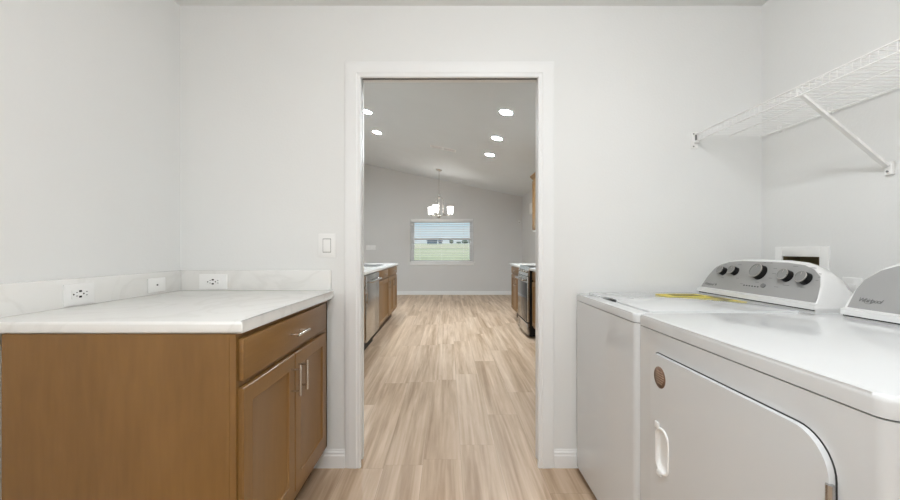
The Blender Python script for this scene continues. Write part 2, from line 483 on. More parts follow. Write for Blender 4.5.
# --- blind
bl = thing('window_blind', ((WIN[0] + WIN[1]) / 2, YW + .03, WIN[2] + .02), 'white horizontal slat blind lowered over the dining window', 'blind')
bx0, bx1 = WIN[0] + .012, WIN[1] - .012
bm = bm_(); box(bm, bx0, bx1, YW + .005, YW + .06, WIN[3] - .075, WIN[3] - .002, .004); obj('head_rail', bm, M['blind'], bl)
bm = bm_(); z = WIN[2] + .045; k = 0
while z < WIN[3] - .09:
    y0, y1 = YW + .008, YW + .056
    dz = .004
    v = [bm.verts.new(p) for p in ((bx0, y0, z + dz), (bx1, y0, z + dz), (bx1, (y0 + y1) / 2, z + .003), (bx0, (y0 + y1) / 2, z + .003), (bx1, y1, z - dz), (bx0, y1, z - dz))]
    u = [bm.verts.new(q.co + Vector((0, 0, -.0028))) for q in v]
    for q in ((0, 1, 2, 3), (3, 2, 4, 5)): bm.faces.new([v[i] for i in q]); bm.faces.new([u[i] for i in q[::-1]])
    for a, b in ((0, 1), (1, 2), (2, 4), (4, 5), (5, 3), (3, 0)): bm.faces.new((v[b], v[a], u[a], u[b]))
    z += .044
obj('slats', bm, M['blind'], bl, sm=False)
bm = bm_(); box(bm, bx0, bx1, YW + .01, YW + .055, WIN[2] + .009, WIN[2] + .028, .003); obj('bottom_rail', bm, M['blind'], bl)
for x in (-.72, -.16, .40):
    bm = bm_()
    for y in (YW + .0065, YW + .0575): tube(bm, [(x, y, WIN[2] + .02), (x, y, WIN[3] - .05)], .0018, 5)
    obj('ladder_cord', bm, M['blind'], bl)
bm = bm_(); tube(bm, [(-.86, YW - .004, WIN[3] - .06), (-.86, YW - .004, WIN[2] + .35)], .005, 6); obj('tilt_wand', bm, M['blind'], bl)

# --- outside
bm = bm_(); v = [bm.verts.new(p) for p in ((-700, YW + .2, -.35), (700, YW + .2, -.35), (700, 330, 6.3), (-700, 330, 6.3))]; bm.faces.new(v)
u = [bm.verts.new(q.co - Vector((0, 0, .5))) for q in v]
for i in range(4): bm.faces.new((v[i], u[i], u[(i + 1) % 4], v[(i + 1) % 4]))
bm.faces.new(u[::-1])
o = struct('ground', bm, M['field'], sm=False)
def gz(y): return -.35 + (y - YW - .2) / (330 - YW - .2) * 6.65
def house(x, y, w, d, h, label, rh=1.4):
    t = thing('house', (x, y, gz(y) - .1), label, 'house', None)
    z0 = gz(y) - .1
    bm = bm_(); box(bm, x - w / 2, x + w / 2, y, y + d, z0, z0 + h); obj('wall', bm, M['house'], t, sm=False)
    bm = bm_(); prism(bm, [(y - .4, z0 + h), (y + d + .4, z0 + h), (y + d / 2, z0 + h + rh)], 'x', x - w / 2 - .4, x + w / 2 + .4); obj('roof', bm, M['roof'], t, sm=False)
    for q in (-.3, .25):
        bm = bm_(); box(bm, x + q * w - .4, x + q * w + .4, y - .08, y, z0 + .9, z0 + 2.0); obj('window', bm, M['roof'], t, sm=False)
house(-12.2, 300, 7.6, 6, 2.8, 'dark low house far across the field, largest seen through the window')
house(-5.9, 302, 2.8, 4, 2.3, 'small dark shed beside the far house in the field', .8)
def tree(x, y, r, h, label):
    t = thing('tree', (x, y, gz(y) - .1), label, 'tree'); z0 = gz(y) - .1
    bm = bm_(); tube(bm, [(x, y, z0), (x, y, z0 + h * .5)], .18, 7); obj('trunk', bm, M['roof'], t)
    bm = bm_(); bmesh.ops.create_icosphere(bm, subdivisions=3, radius=1, matrix=Matrix.Translation((x, y, z0 + h * .6)) @ Matrix.Diagonal((r, r, h * .45, 1)))
    for q in bm.verts:
        c = Vector((x, y, z0 + h * .6)); q.co = c + (q.co - c) * (1 + random.uniform(-.12, .12))
    obj('crown', bm, M['leaf'], t)
tree(2.6, 300, 1.6, 3.4, 'lone round dark tree in the middle of the far field')
tree(13.0, 303, 2.4, 3.2, 'wide low dark tree near the right end of the field')
tree(17.6, 303, 1.8, 4.2, 'tall dark tree at the right edge of the field view')
tree(8.4, 309, 1.8, 2.0, 'small low bush-like tree left of the wide dark tree')

# ------------------------------------------------------------------ laundry counter run
TOPZ = .936; TH = .037
ct = thing('countertop', (-1.0, 1.62, TOPZ - TH), 'white quartz countertop with faint grey veins over the laundry base cabinet', 'countertop')
bm = bm_()
poly = [(XL + .001, 1.161), (-.611, 1.161)]
poly += [(-.608, 1.164)]
poly += [(-.606, D - .05), (-.603, D - .035), (-.600, D - .015), (-.602, D - .001), (XL + .001, D - .001)]
prism(bm, poly, 'z', TOPZ - TH, TOPZ, .010, 4, top_only=False)
obj('slab', bm, M['quartz'], ct)
bm = bm_(); box(bm, XL + .001, XL + .019, 1.155, D - .001, TOPZ, 1.041, .0015); obj('backsplash', bm, M['quartz'], ct)
bm = bm_(); box(bm, XL + .019, -.616, D - .019, D - .001, TOPZ, 1.041, .0015); obj('backsplash', bm, M['quartz'], ct)

def shaker(bm, y0, y1, z0, z1, x, t, w=.055, rec=.008, ch=.009):
    """door front facing +x, back at x, face at x+t"""
    def loop(i, xx): return [bm.verts.new((xx, a, b)) for a, b in ((y0 + i, z0 + i), (y1 - i, z0 + i), (y1 - i, z1 - i), (y0 + i, z1 - i))]
    L = [loop(0, x), loop(0, x + t - .003), loop(.003, x + t), loop(w, x + t), loop(w + ch * .3, x + t - rec * .6), loop(w + ch, x + t - rec)]
    for a, b in zip(L, L[1:]):
        for k in range(4): bm.faces.new((a[k], a[(k + 1) % 4], b[(k + 1) % 4], b[k]))
    bm.faces.new(L[-1]); bm.faces.new(L[0][::-1])
    return bm

def pull(bm, p0, p1, nx, off=.034, r=.0055, inset=.018):
    """bar pull between p0,p1 (points on the face), standing off along nx (+/-1 in x)"""
    a, b = Vector(p0), Vector(p1); d = (b - a).normalized(); n = Vector((nx, 0, 0))
    tube(bm, [a + n * off, b + n * off], r, 10)
    for q in (a + d * inset, b - d * inset): tube(bm, [q, q + n * off], r * .75, 8)
    return bm

def base_cabinet(name, label, y0, y1, xface, xback, sgn, cols, top, kick=.10, group=None, z_draw=None, side_trim=False, fronts_in=(.008, .008), zb=None, front_t=.018, hl=.12):
    """cols: list of (yA,yB,has_drawer,[door spans]) ; sgn=+1 faces +x. Built facing +x then mirrored in x by sgn."""
    t = thing(name, ((xface + xback) / 2, (y0 + y1) / 2, 0), label, 'cabinet', group)
    def flip(bm):
        if sgn < 0:
            for v in bm.verts: v.co.x = -v.co.x
        return bm
    xf, xb = xface * sgn, xback * sgn
    bm = bm_()
    side = [(xb, 0), (xf - .075, 0), (xf - .075, kick), (xf, kick), (xf, top), (xb, top)]
    for ya, yb in ((y0, y0 + .016), (y1 - .016, y1)):
        prism(bm, side, 'y', ya, yb)
    box(bm, xb, xb + .01, y0 + .016, y1 - .016, kick, top)
    box(bm, xb + .01, xf - .02, y0 + .016, y1 - .016, kick, kick + .016)
    # face frame
    fx0 = xf - .019
    box(bm, fx0, xf + .0005, y0 - .0004, y0 + .04, kick, top); box(bm, fx0, xf, y1 - .04, y1, kick, top)
    box(bm, fx0, xf, y0 + .04, y1 - .04, top - .03, top); box(bm, fx0, xf, y0 + .04, y1 - .04, kick, kick + .04)
    if z_draw: box(bm, fx0, xf, y0 + .04, y1 - .04, z_draw[0] - .03, z_draw[0] + .01)
    obj('body', flip(bm), M['wood'], t, sm=False)
    if side_trim:
        bm = bm_(); box(bm, xf - .037, xf - .0185, y0 - .0015, y0 + .002, kick, top - .001); obj('edge_strip', flip(bm), M['wood'], t, sm=False)
    bm = bm_(); box(bm, xf - .085, xf - .0755, y0 + .016, y1 - .016, 0, kick); obj('toe_kick', flip(bm), M['woodk'], t, sm=False)
    bm = bm_(); box(bm, xf - .020, xf - .0195, y0 + .04, y1 - .04, kick + .04, top - .03); obj('interior_panel', flip(bm), M['woodk'], t, sm=False)
    for (ya, yb, drawer, doors) in cols:
        if drawer:
            bm = bm_(); box(bm, xf + .001, xf + front_t, ya, yb, z_draw[0], z_draw[1], .003, 2)
            dr = obj('drawer', flip(bm), M['woodh'], t)
            c = (ya + yb) / 2
            bm = pull(bm_(), (xf + front_t, c - hl / 2 - .003, (z_draw[0] + z_draw[1]) / 2), (xf + front_t, c + hl / 2 + .003, (z_draw[0] + z_draw[1]) / 2), 1)
            obj('handle', flip(bm), M['nickel'], dr)
        for (da, db, za, zc, hy) in doors:
            bm = shaker(bm_(), da, db, za, zc, xf + .001, front_t - .001)
            d_ = obj('door', flip(bm), M['wood'], t)
            if hy is not None:
                bm = pull(bm_(), (xf + front_t, hy, zc - .035), (xf + front_t, hy, zc - .035 - hl), 1)
                obj('handle', flip(bm), M['nickel'], d_)
    return t

base_cabinet('base_cabinet', 'brown stained wood base cabinet under the white laundry countertop at left', 1.162, 2.04, -.628, -1.32, 1,
             [(1.172, 1.968, True, [(1.172, 1.566, .178, .735, 1.532), (1.574, 1.968, .178, .735, 1.606)])],
             TOPZ - TH - .0005, kick=.13, z_draw=(.757, .882), side_trim=True)

# --- outlet plates, switch
def plate(name, label, cat, ctr, ax, sgn, u, v, kind, group=None, d=.006):
    """ctr on the wall surface. ax = normal axis, sgn = outwards. u width (horizontal), v height."""
    t = thing(name, (ctr[0], ctr[1], ctr[2] - v / 2), label, cat, group)
    def P(a, b, h):   # a horizontal (to the viewer's right), b up, h out
        if ax == 'x': return (ctr[0] + sgn * h, ctr[1] + (a if sgn > 0 else -a), ctr[2] + b)
        return (ctr[0] + a, ctr[1] + sgn * h, ctr[2] + b)
    def bx(bm, a0, a1, b0, b1, h0, h1, bev=0, mi=0):
        p, q = P(a0, b0, h0), P(a1, b1, h1); box(bm, p[0], q[0], p[1], q[1], p[2], q[2], bev, 2, mi); return bm
    bm = bx(bm_(), -u / 2, u / 2, -v / 2, v / 2, 0, d, .0018); obj('cover_plate', bm, M['plate'], t)
    if kind == 'outlet':
        bm = bx(bm_(), -.034, .034, -.0165, .0165, d - .001, d + .0015, .0008); rc = obj('receptacle', bm, M['plate'], t)
        bm = bm_()
        for s in (-1, 1):
            g = -.0265 if s < 0 else .0137
            dr = axis_mat(P(g, 0, d + .0012), (sgn, 0, 0) if ax == 'x' else (0, sgn, 0))
            lathe(bm, [(0, 0), (.0031, 0), (.0031, .0006), (0, .0006)], dr, 12)
            for b in (-.0065, .0065): bx(bm, g + .0095, g + .0155, b - .0013, b + .0013, d + .001, d + .0018)
        for b in (-.0105, .0105): bx(bm, -.0055, .0055, b - .0036, b + .0036, d + .001, d + .0022)
        obj('slots', bm, M['black'], rc, sm=False)
    elif kind == 'coax':
        dr = axis_mat(P(0, 0, d), (sgn, 0, 0) if ax == 'x' else (0, sgn, 0))
        bm = lathe(bm_(), [(0, 0), (.0042, 0), (.0040, .003), (.002, .003), (.002, .001), (0, .001)], dr, 14); obj('jack', bm, M['ink'], t)
    elif kind == 'rocker':
        bm = bx(bm_(), -.0215, .0215, -.0365, .0365, d - .002, d + .0002, 0); obj('surround', bm, M['ink'], t, sm=False)
        bm = bx(bm_(), -.0195, .0195, -.0335, .0335, d - .001, d + .003, .0015); obj('rocker', bm, M['plate'], t)
    elif kind == 'triple':
        for a in (-.075, 0, .075):
            bm = bx(bm_(), a - .018, a + .018, -.033, .033, d - .001, d + .003, .0015); obj('rocker', bm, M['plate'], t)
    elif kind == 'duplex':
        for b in (-.02, .02):
            bm = bx(bm_(), -.016, .016, b - .014, b + .014, d - .001, d + .0015, .002); rc = obj('receptacle', bm, M['plate'], t)
    return t
plate('wall_outlet', 'white duplex outlet on the left backsplash, nearest the front edge', 'outlet', (XL + .019, 1.488, .982), 'x', 1, .122, .079, 'outlet', None)
plate('wall_outlet', 'white duplex outlet on the backsplash left of the doorway, in the counter corner', 'outlet', (-1.229, D - .019, .982), 'y', -1, .145, .077, 'outlet', None)
plate('cable_jack_plate', 'small white plate with one black cable jack on left backsplash', 'wall plate', (XL + .0195, 1.882, .981), 'x', 1, .112, .066, 'coax')
plate('light_switch', 'white rocker light switch beside the door casing', 'light switch', (-.6395, D, 1.1715), 'y', -1, .090, .125, 'rocker')
plate('light_switch', 'wide three-rocker switch plate on the far dining wall left of window', 'light switch', (-1.975, YW, 1.21), 'y', -1, .25, .115, 'triple')
plate('wall_outlet', 'white outlet on the right wall between washer and dryer consoles', 'outlet', (XR, 1.611, .975), 'x', -1, .078, .120, 'duplex')

# --- washing machine outlet box in the right wall
ob = thing('washer_outlet_box', (XR, 1.84, OB[2]), 'white framed recessed washer outlet box behind the washer console', 'outlet box')
bm = bm_()
y0, y1, z0, z1 = 1.706, 1.986, .905, 1.163
box(bm, XR - .008, XR, y0, OB[0] + .002, z0, z1, .002); box(bm, XR - .008, XR, OB[1] - .002, y1, z0, z1, .002)
box(bm, XR - .008, XR, OB[0] + .002, OB[1] - .002, z0, OB[2] + .002, .002); box(bm, XR - .008, XR, OB[0] + .002, OB[1] - .002, OB[3] - .002, z1, .002)
obj('flange', bm, M['plate'], ob)
bm = bm_(); g = .001
a0, a1, b0, b1 = OB[0] + g, OB[1] - g, OB[2] + g, OB[3] - g
box(bm, XR + .08, XR + .085, a0, a1, b0, b1); box(bm, XR, XR + .08, a0, a0 + .003, b0, b1); box(bm, XR, XR + .08, a1 - .003, a1, b0, b1)
box(bm, XR, XR + .08, a0 + .003, a1 - .003, b0, b0 + .003); box(bm, XR, XR + .08, a0 + .003, a1 - .003, b1 - .003, b1)
obj('recess', bm, M['osb'], ob, sm=False)
for y in (1.79, 1.89):
    bm = tube(bm_(), [(XR + .04, y, b0 + .003), (XR + .04, y, b0 + .05)], .012, 10); obj('valve', bm, M['nickel'], ob)

# ------------------------------------------------------------------ washer and dryer
XF = .668; ZT = .925
def console(parent, y0, y1, xb, prof, base=.936, x0=1.295, slope=.5, depth=.17):
    """arched control console along Y. prof: [(inset from an end, height)]"""
    n_in = len(prof)
    ys = [(y0 + i, h) for i, h in prof] + [(y1 - i, h) for i, h in prof[::-1]]
    hmax = max(h for _, h in prof)
    bm = bm_(); rings = []
    def section(h, grow=0):
        H = h - base; pts = [(x0 - .004, base), (x0 - .004, base + .018), (x0 + slope * .020, base + .022)]
        # front face
        xt = x0 + slope * (H)
        pts += [(x0 + slope * (H - .006), h - .006), (xt + .002, h - .0015), (xt + .012, h)]
        k = H / (hmax - base)
        for a in (.25, .5, .75, 1.0):
            ang = a * PI / 2
            pts.append((xt + .014 + (depth - (xt - x0) - .014) * math.sin(ang), base + (H) * (math.cos(ang) * .75 + .25) if a < 1 else base + H * .25))
        pts.append((x0 + depth, base))
        return pts
    for y, h in ys:
        rings.append([bm.verts.new((x, y, z)) for x, z in section(h)])
    for a, b in zip(rings, rings[1:]):
        n = len(a)
        for k in range(n): bm.faces.new((a[k], a[(k + 1) % n], b[(k + 1) % n], b[k]))
    bm.faces.new(rings[0]); bm.faces.new(rings[-1][::-1])
    bmesh.ops.recalc_face_normals(bm, faces=bm.faces)
    c = obj('control_console', bm, M['enamel2'], parent)
    # white plinth, then a strip painted dark as the shadow gap under the console
    bm = bm_(); box(bm, x0 + .004, x0 + depth - .002, y0 + .002, y1 - .002, .922, base + .001); obj('console_base', bm, M['enamel2'], c, sm=False)
    bm = bm_(); box(bm, x0 + .0005, x0 + .0045, y0 + .004, y1 - .004, base - .0045, base + .0005); obj('console_seam', bm, M['gap'], c, sm=False)
    # silver face panel
    pin = .009
    top = [(y, h - .012) for y, h in ys]
    bm = bm_(); A = []; B = []
    zb = base + .024
    outline = [(ys[0][0] + pin, zb)]
    for y, h in ys:
        yy = min(max(y, y0 + pin), y1 - pin)
        if h - .010 > zb + .004: outline.append((yy, h - .010))
    outline += [(y1 - pin, zb)]
    fx = lambda z: x0 + slope * (z - base)
    nrm = Vector((-1, 0, slope)).normalized()
    fr = [bm.verts.new(Vector((fx(z), y, z)) + nrm * .0022) for y, z in outline]
    bk = [bm.verts.new(Vector((fx(z), y, z)) - nrm * .001) for y, z in outline]
    bm.faces.new(fr); n = len(fr)
    for k in range(n): bm.faces.new((fr[k], fr[(k + 1) % n], bk[(k + 1) % n], bk[k]))
    obj('face_panel', bm, M['silver'], c, sm=False)
    return c, fx, nrm

def appliance(name, label, y0, y1, xback):
    t = thing(name, ((XF + xback) / 2, (y0 + y1) / 2, 0), label, 'appliance')
    t['category'] = 'washing machine' if name == 'washing_machine' else 'clothes dryer'
    R = .026
    pl = rrect(XF, xback, y0, y1, [R, .004, .004, R], 6)
    bm = prism(bm_(), pl, 'z', .03, .8860); obj('body', bm, M['enamel'], t)
    pl2 = rrect(XF + .006, xback - .006, y0 + .006, y1 - .006, [R, .004, .004, R], 6)
    bm = prism(bm_(), pl2, 'z', .8860, .8890); obj('seam', bm, M['gap'], t)  # strip painted dark as the shadow line under the top
    for (xx, yy) in ((XF + .06, y0 + .06), (XF + .06, y1 - .06), (xback - .06, y0 + .06), (xback - .06, y1 - .06)):
        bm = lathe(bm_(), [(0, 0), (.022, 0), (.022, .012), (.01, .014), (.01, .031), (0, .031)], Matrix.Translation((xx, yy, 0)), 12); obj('foot', bm, M['gap'], t)
    return t

# washer
WY0, WY1 = 1.396, 2.058
wm = appliance('washing_machine', 'white top-load washing machine standing against the doorway wall, knobs on its console', WY0, WY1, 1.50)
bm = prism(bm_(), rrect(XF - .001, 1.50, WY0, WY1, [.028, .004, .004, .028], 6), 'z', .8890, ZT - .004, .010, 4); obj('top_panel', bm, M['enamel'], wm)
# lid: front edge at X=.741, with a finger notch
LX = .727
lp = [(LX, WY0 + .03), (LX, 1.700), (LX + .012, 1.715), (LX + .022, 1.74), (LX + .022, 1.81), (LX + .012, 1.835), (LX, 1.850), (LX, WY1 - .03), (LX + .01, WY1 - .02), (1.265, WY1 - .02), (1.265, WY0 + .02), (LX + .01, WY0 + .02)]
bm = prism(bm_(), lp, 'z', ZT - .004, ZT + .003, .002, 2); lid = obj('lid', bm, M['enamel'], wm)
bm = prism(bm_(), [(LX - .002, 1.705), (LX + .002, 1.705), (LX + .0215, 1.742), (LX + .0215, 1.808), (LX + .002, 1.845), (LX - .002, 1.845)], 'z', ZT - .0045, ZT - .0030); obj('notch_shade', bm, M['gap'], lid, sm=False)  # dark sheet stands in for the shade in the notch
# yellow sticker on the lid
bm = prism(bm_(), [(1.035, 1.965), (1.235, 1.965), (1.262, 1.80), (1.264, 1.66), (1.235, 1.70), (1.20, 1.80), (1.12, 1.835), (1.03, 1.845), (1.02, 1.9)], 'z', ZT + .0032, ZT + .0042); st = obj('warning_sticker', bm, M['yellow'], lid, sm=False)
st['label'] = 'yellow warning sticker lying on the lid'
bm = bm_()
for k in range(5): box(bm, 1.075 + .002 * k, 1.215, 1.865 + .017 * k, 1.875 + .017 * k, ZT + .0042, ZT + .0048)
box(bm, 1.215, 1.25, 1.72, 1.85, ZT + .0042, ZT + .0048)
ps = obj('sticker_print', bm, M['olive'], lid, sm=False)
wprof = [(0, .952), (.010, .985), (.022, 1.028), (.040, 1.062), (.075, 1.085), (.12, 1.099), (.20, 1.106)]
wc, fx, nrm = console(wm, 1.388, 2.034, 1.47, wprof)
tdir = Vector((0, -1, 0)); udir = nrm.cross(tdir)  # panel frame: right = -Y as seen from the room
if udir.z < 0: udir = -udir
def panelM(y, z, h=.0024):
    p = Vector((fx(z), y, z)) + nrm * h
    m = Matrix((tdir, udir, nrm)).transposed().to_4x4(); m.translation = p; return m
for (y, z, r) in ((1.917, 1.042, .0195), (1.842, 1.046, .0195), (1.698, 1.049, .032), (1.557, 1.042, .0235), (1.475, 1.038, .0235)):
    m4 = panelM(y, z, .002)
    bm = lathe(bm_(), [(r * 1.04, 0), (r * 1.0, .004), (r * .97, .022), (r * .98, .0235), (r * .965, .0262), (r * .925, .0264), (r * .91, .0252), (0, .0252)], m4, 32, mi=[0, 0, 1, 1, 1, 2, 2])
    box_b = bmesh.new(); box(box_b, -.0012, .0012, r * .25, r * .82, .0253, .0262)
    bmesh.ops.transform(box_b, matrix=m4, verts=box_b.verts)
    tmp = bpy.data.meshes.new('t'); box_b.to_mesh(tmp); box_b.free()
    nf = len(bm.faces); bm.from_mesh(tmp); bm.faces.ensure_lookup_table()
    for f in bm.faces[nf:]: f.material_index = 1
    bpy.data.meshes.remove(tmp)
    k = obj('knob', bm, [M['black'], M['nickel'], M['cap']], wc)
bm = lathe(bm_(), [(.0125, 0), (.012, .003), (0, .0035)], panelM(1.650, .997) @ Matrix.Diagonal((1, .8, 1, 1)), 20); obj('start_button', bm, M['ink'], wc)
bm = bm_()
for k in range(6):
    q = bmesh.new(); box(q, -.0035, .0035, -.0022, .0022, 0, .0006)
    bmesh.ops.transform(q, matrix=panelM(1.752 - .0155 * k, .990), verts=q.verts)
    tmp = bpy.data.meshes.new('t'); q.to_mesh(tmp); q.free(); bm.from_mesh(tmp); bpy.data.meshes.remove(tmp)
obj('indicator_lights', bm, M['black'], wc, sm=False)
# faint unreadable printing beside the knobs
bm = bm_()
def dash(y, z, w_, h_=.0016):
    q = bmesh.new(); box(q, -w_ / 2, w_ / 2, -h_ / 2, h_ / 2, 0, .0004)
    bmesh.ops.transform(q, matrix=panelM(y, z), verts=q.verts)
    tmp = bpy.data.meshes.new('t'); q.to_mesh(tmp); q.free(); bm.from_mesh(tmp); bpy.data.meshes.remove(tmp)
for y, z, w_ in ((1.925, 1.074, .02), (1.836, 1.078, .022), (1.905, 1.013, .016), (1.81, 1.017, .016), (1.545, 1.083, .022), (1.468, 1.080, .026), (1.545, 1.008, .03), (1.47, 1.006, .02),
                 (1.585, .998, .02), (1.77, .995, .014), (1.733, 1.032, .018), (1.737, 1.050, .018), (1.733, 1.070, .016), (1.633, 1.030, .018), (1.628, 1.050, .018), (1.633, 1.070, .016), (1.70, 1.092, .012), (1.665, 1.092, .012), (1.69, 1.008, .018),
                 (1.430, 1.060, .010), (1.428, 1.048, .010), (1.430, 1.036, .010), (1.506, 1.060, .008), (1.508, 1.046, .008)):
    dash(y, z, w_)
obj('dial_markings', bm, M['ink'], wc, sm=False)
text_obj('Whirlpool', .019, M['ink'], wc, panelM(1.978, .977), 'brand_lettering', shear=.3, space=.85)
bm = lathe(bm_(), [(.006, 0), (.006, .0006), (0, .0006)], panelM(1.928, .978), 12); obj('badge', bm, M['ink'], wc)

# dryer
DY0, DY1 = .590, 1.385
dr = appliance('clothes_dryer', 'white front-load clothes dryer nearest the camera, oval handle on its door', DY0, DY1, 1.50)
bm = prism(bm_(), rrect(XF - .001, 1.50, DY0, DY1, [.028, .004, .004, .028], 6), 'z', .8890, ZT, .012, 4); obj('top_panel', bm, M['enamel'], dr)
dprof = [(0, .985), (.006, 1.025), (.02, 1.060), (.055, 1.092), (.095, 1.108), (.16, 1.120), (.25, 1.126)]
dc, fx, nrm = console(dr, .66, 1.303, 1.47, dprof, x0=1.305)
text_obj('Whirlpool', .0195, M['ink'], dc, panelM(1.238, .987), 'brand_lettering', shear=.3, space=.85)
bm = bm_(); pts = []
for k in range(25):
    a = 2 * PI * k / 24 * .72 + 2.4
    pts.append(panelM(1.240, .986, .0026) @ Vector((.014 * math.cos(a), .009 * math.sin(a) - .001, 0)))
tube(bm, pts, .0006, 5); obj('brand_swoosh', bm, M['ink'], dc)
for (y) in (1.04, .92, .78):
    m4 = panelM(y, 1.055, .002); r = .027
    bm = lathe(bm_(), [(r * 1.04, 0), (r, .004), (r * .97, .022), (r * .94, .0265), (r * .86, .0255), (0, .0255)], m4, 28, mi=[0, 0, 1, 1, 2])
    obj('knob', bm, [M['black'], M['nickel'], M['cap']], dc)
# door
DO = (.677, 1.274, .13, .820)
def dout(g, seg=10): return rrect(DO[0] - g, DO[1] + g, DO[2] - g, DO[3] + g, [.05, .03, .03 + g, .072 + g], seg)
hole = rrect(1.172, 1.234, .466, .596, .030, 8)
# door leaf with a pocket for the handle
door_bm = prism(bm_(), dout(0), 'x', XF + .0005, XF - .012, .0045, 4)
me = bpy.data.meshes.new('t')
bmesh.ops.recalc_face_normals(door_bm, faces=door_bm.faces); door_bm.to_mesh(me); door_bm.free()
od = bpy.data.objects.new('t', me); COL.objects.link(od)
cb_ = prism(bm_(), hole, 'x', XF - .02, XF + .02); bmesh.ops.recalc_face_normals(cb_, faces=cb_.faces)
mc = bpy.data.meshes.new('t2'); cb_.to_mesh(mc); cb_.free(); oc = bpy.data.objects.new('t2', mc); COL.objects.link(oc)
md = od.modifiers.new('b', 'BOOLEAN'); md.object = oc; md.operation = 'DIFFERENCE'; md.solver = 'EXACT'
dg = bpy.context.evaluated_depsgraph_get(); dg.update(); me2 = bpy.data.meshes.new_from_object(od.evaluated_get(dg))
door_bm = bmesh.new(); door_bm.from_mesh(me2)
bpy.data.objects.remove(od); bpy.data.objects.remove(oc)
dd = obj('door', door_bm, M['enamel'], dr)
bm = prism(bm_(), dout(.0035), 'x', XF + .0015, XF - .0006); obj('door_gap_shade', bm, M['gap'], dr, sm=False)  # ring painted dark as the shadow line around the door
# handle: bezel ring, scooped cup
bm = bm_(); tube(bm, [(XF - .0125, a, b) for a, b in rrect(1.170, 1.236, .464, .598, .031, 8)], .0038, 8, closed=True)
hd = obj('handle', bm, M['plate'], dd)
for q in ((1.218, 1.240, .592, .612), (1.206, 1.228, .450, .466)):
    bm = bm_(); box(bm, XF - .018, XF - .0115, *q, .003); obj('handle_tab', bm, M['plate'], dd)
bm = bm_()
rings = []
for s, dx in ((1.0, -.012), (.96, -.0075), (.90, -.0035), (.7, -.0018), (.4, -.0012), (.1, -.001)):
    cy, cz = 1.203, .531
    rings.append([bm.verts.new((XF + dx, cy + (a - cy) * s, cz + (b - cz) * s)) for a, b in hole])
for a, b in zip(rings, rings[1:]):
    n = len(a)
    for k in range(n): bm.faces.new((a[k], a[(k + 1) % n], b[(k + 1) % n], b[k]))
bm.faces.new(rings[-1]); obj('handle_cup', bm, M['plate'], dd)
# round brown sticker
dm = axis_mat((XF - .0118, 1.218, .753), (-1, 0, 0))
bm = lathe(bm_(), [(.033, 0), (.033, .0006), (0, .0006)], dm, 32); s_ = obj('round_sticker', bm, M['brown'], dd, sm=False); s_['label'] = 'round brown sticker in the upper corner of the door'
bm = bm_()
for k, wd in enumerate((.016, .022, .024, .024, .020, .014)):
    z = .771 - .0072 * k; box(bm, XF - .0132, XF - .0122, 1.218 - wd, 1.218 + wd, z - .0013, z + .0013)
obj('sticker_print', bm, M['brownlt'], dd, sm=False)
bm = bm_(); tube(bm, [(XF - .012, .675, .745), (XF - .012, .675, .63)], .0065, 12); obj('hinge', bm, M['steel'], dr)
bm = bm_(); tube(bm, [(XF - .012, .675, .28), (XF - .012, .675, .165)], .0065, 12); obj('hinge', bm, M['steel'], dr)

# ------------------------------------------------------------------ wire shelf
ws = thing('wire_shelf', (1.48, 1.2, 1.72), 'white vinyl-coated wire shelf on the right wall above the washer', 'shelf')
ZD = 1.752; SX0, SX1 = 1.305, 1.650; SY0, SY1 = .30, 2.068
bm = bm_(); y = SY1 - .012; n = 0
while y > SY0:
    tube(bm, [(SX1, y, ZD - .004), (SX0 + .004, y, ZD + .002), (SX0, y, ZD - .002), (SX0, y, ZD - .030)], .0016, 5); y -= .0254
for x, z, r in ((SX1 - .002, ZD - .008, .003), (1.478, ZD - .0045, .0026), (SX0 - .001, ZD + .004, .003), (SX0 - .001, ZD - .031, .003)):
    tube(bm, [(x, SY0, z), (x, SY1, z)], r, 6)
obj('wire_deck', bm, M['wire'], ws)
for yb in (1.472, .56):
    bm = bm_(); a = Vector((SX0 + .004, yb, ZD - .012)); b = Vector((1.642, yb, 1.462)); d_ = (b - a).normalized()
    u = Vector((0, 1, 0)); v_ = d_.cross(u)
    sec = [(-.010, -.004), (.010, -.004), (.010, .006), (.0065, .006), (.0065, 0), (-.0065, 0), (-.0065, .006), (-.010, .006)]
    A = [bm.verts.new(a + u * p * .8 + v_ * q) for p, q in sec]; B = [bm.verts.new(b + u * p + v_ * q) for p, q in sec]
    for k in range(8): bm.faces.new((A[k], A[(k + 1) % 8], B[(k + 1) % 8], B[k]))
    bm.faces.new(A[::-1]); bm.faces.new(B)
    box(bm, SX0 + .001, SX0 + .007, yb - .006, yb + .006, ZD - .032, ZD - .004, .001)
    bc = obj('support_brace', bm, M['wire'], ws, sm=False)
    bm = bm_(); box(bm, XR - .014, XR - .0005, yb - .014, yb + .012, 1.43, 1.478, .003); ft = obj('brace_foot', bm, M['wire'], bc)
    bm = lathe(bm_(), [(.004, 0), (.004, .003), (0, .003)], axis_mat((XR - .014, yb, 1.442), (-1, 0, 0)), 10); obj('screw', bm, M['ink'], bc)
for yb in (1.96, 1.70, 1.42, 1.10, .80):
    bm = bm_(); box(bm, XR - .014, XR - .0005, yb - .007, yb + .007, ZD - .016, ZD + .014, .002); obj('wall_clip', bm, M['wire'], ws)
bm = bm_(); box(bm, SX0 - .022, SX0 + .012, D - .008, D - .0005, ZD - .070, ZD + .018, .002)
box(bm, SX0 - .008, SX0 + .010, D - .030, D - .008, ZD - .042, ZD - .034, .001); box(bm, SX0 + .006, SX0 + .010, D - .030, D - .008, ZD - .034, ZD + .008, .001)
eb = obj('end_bracket', bm, M['wire'], ws)
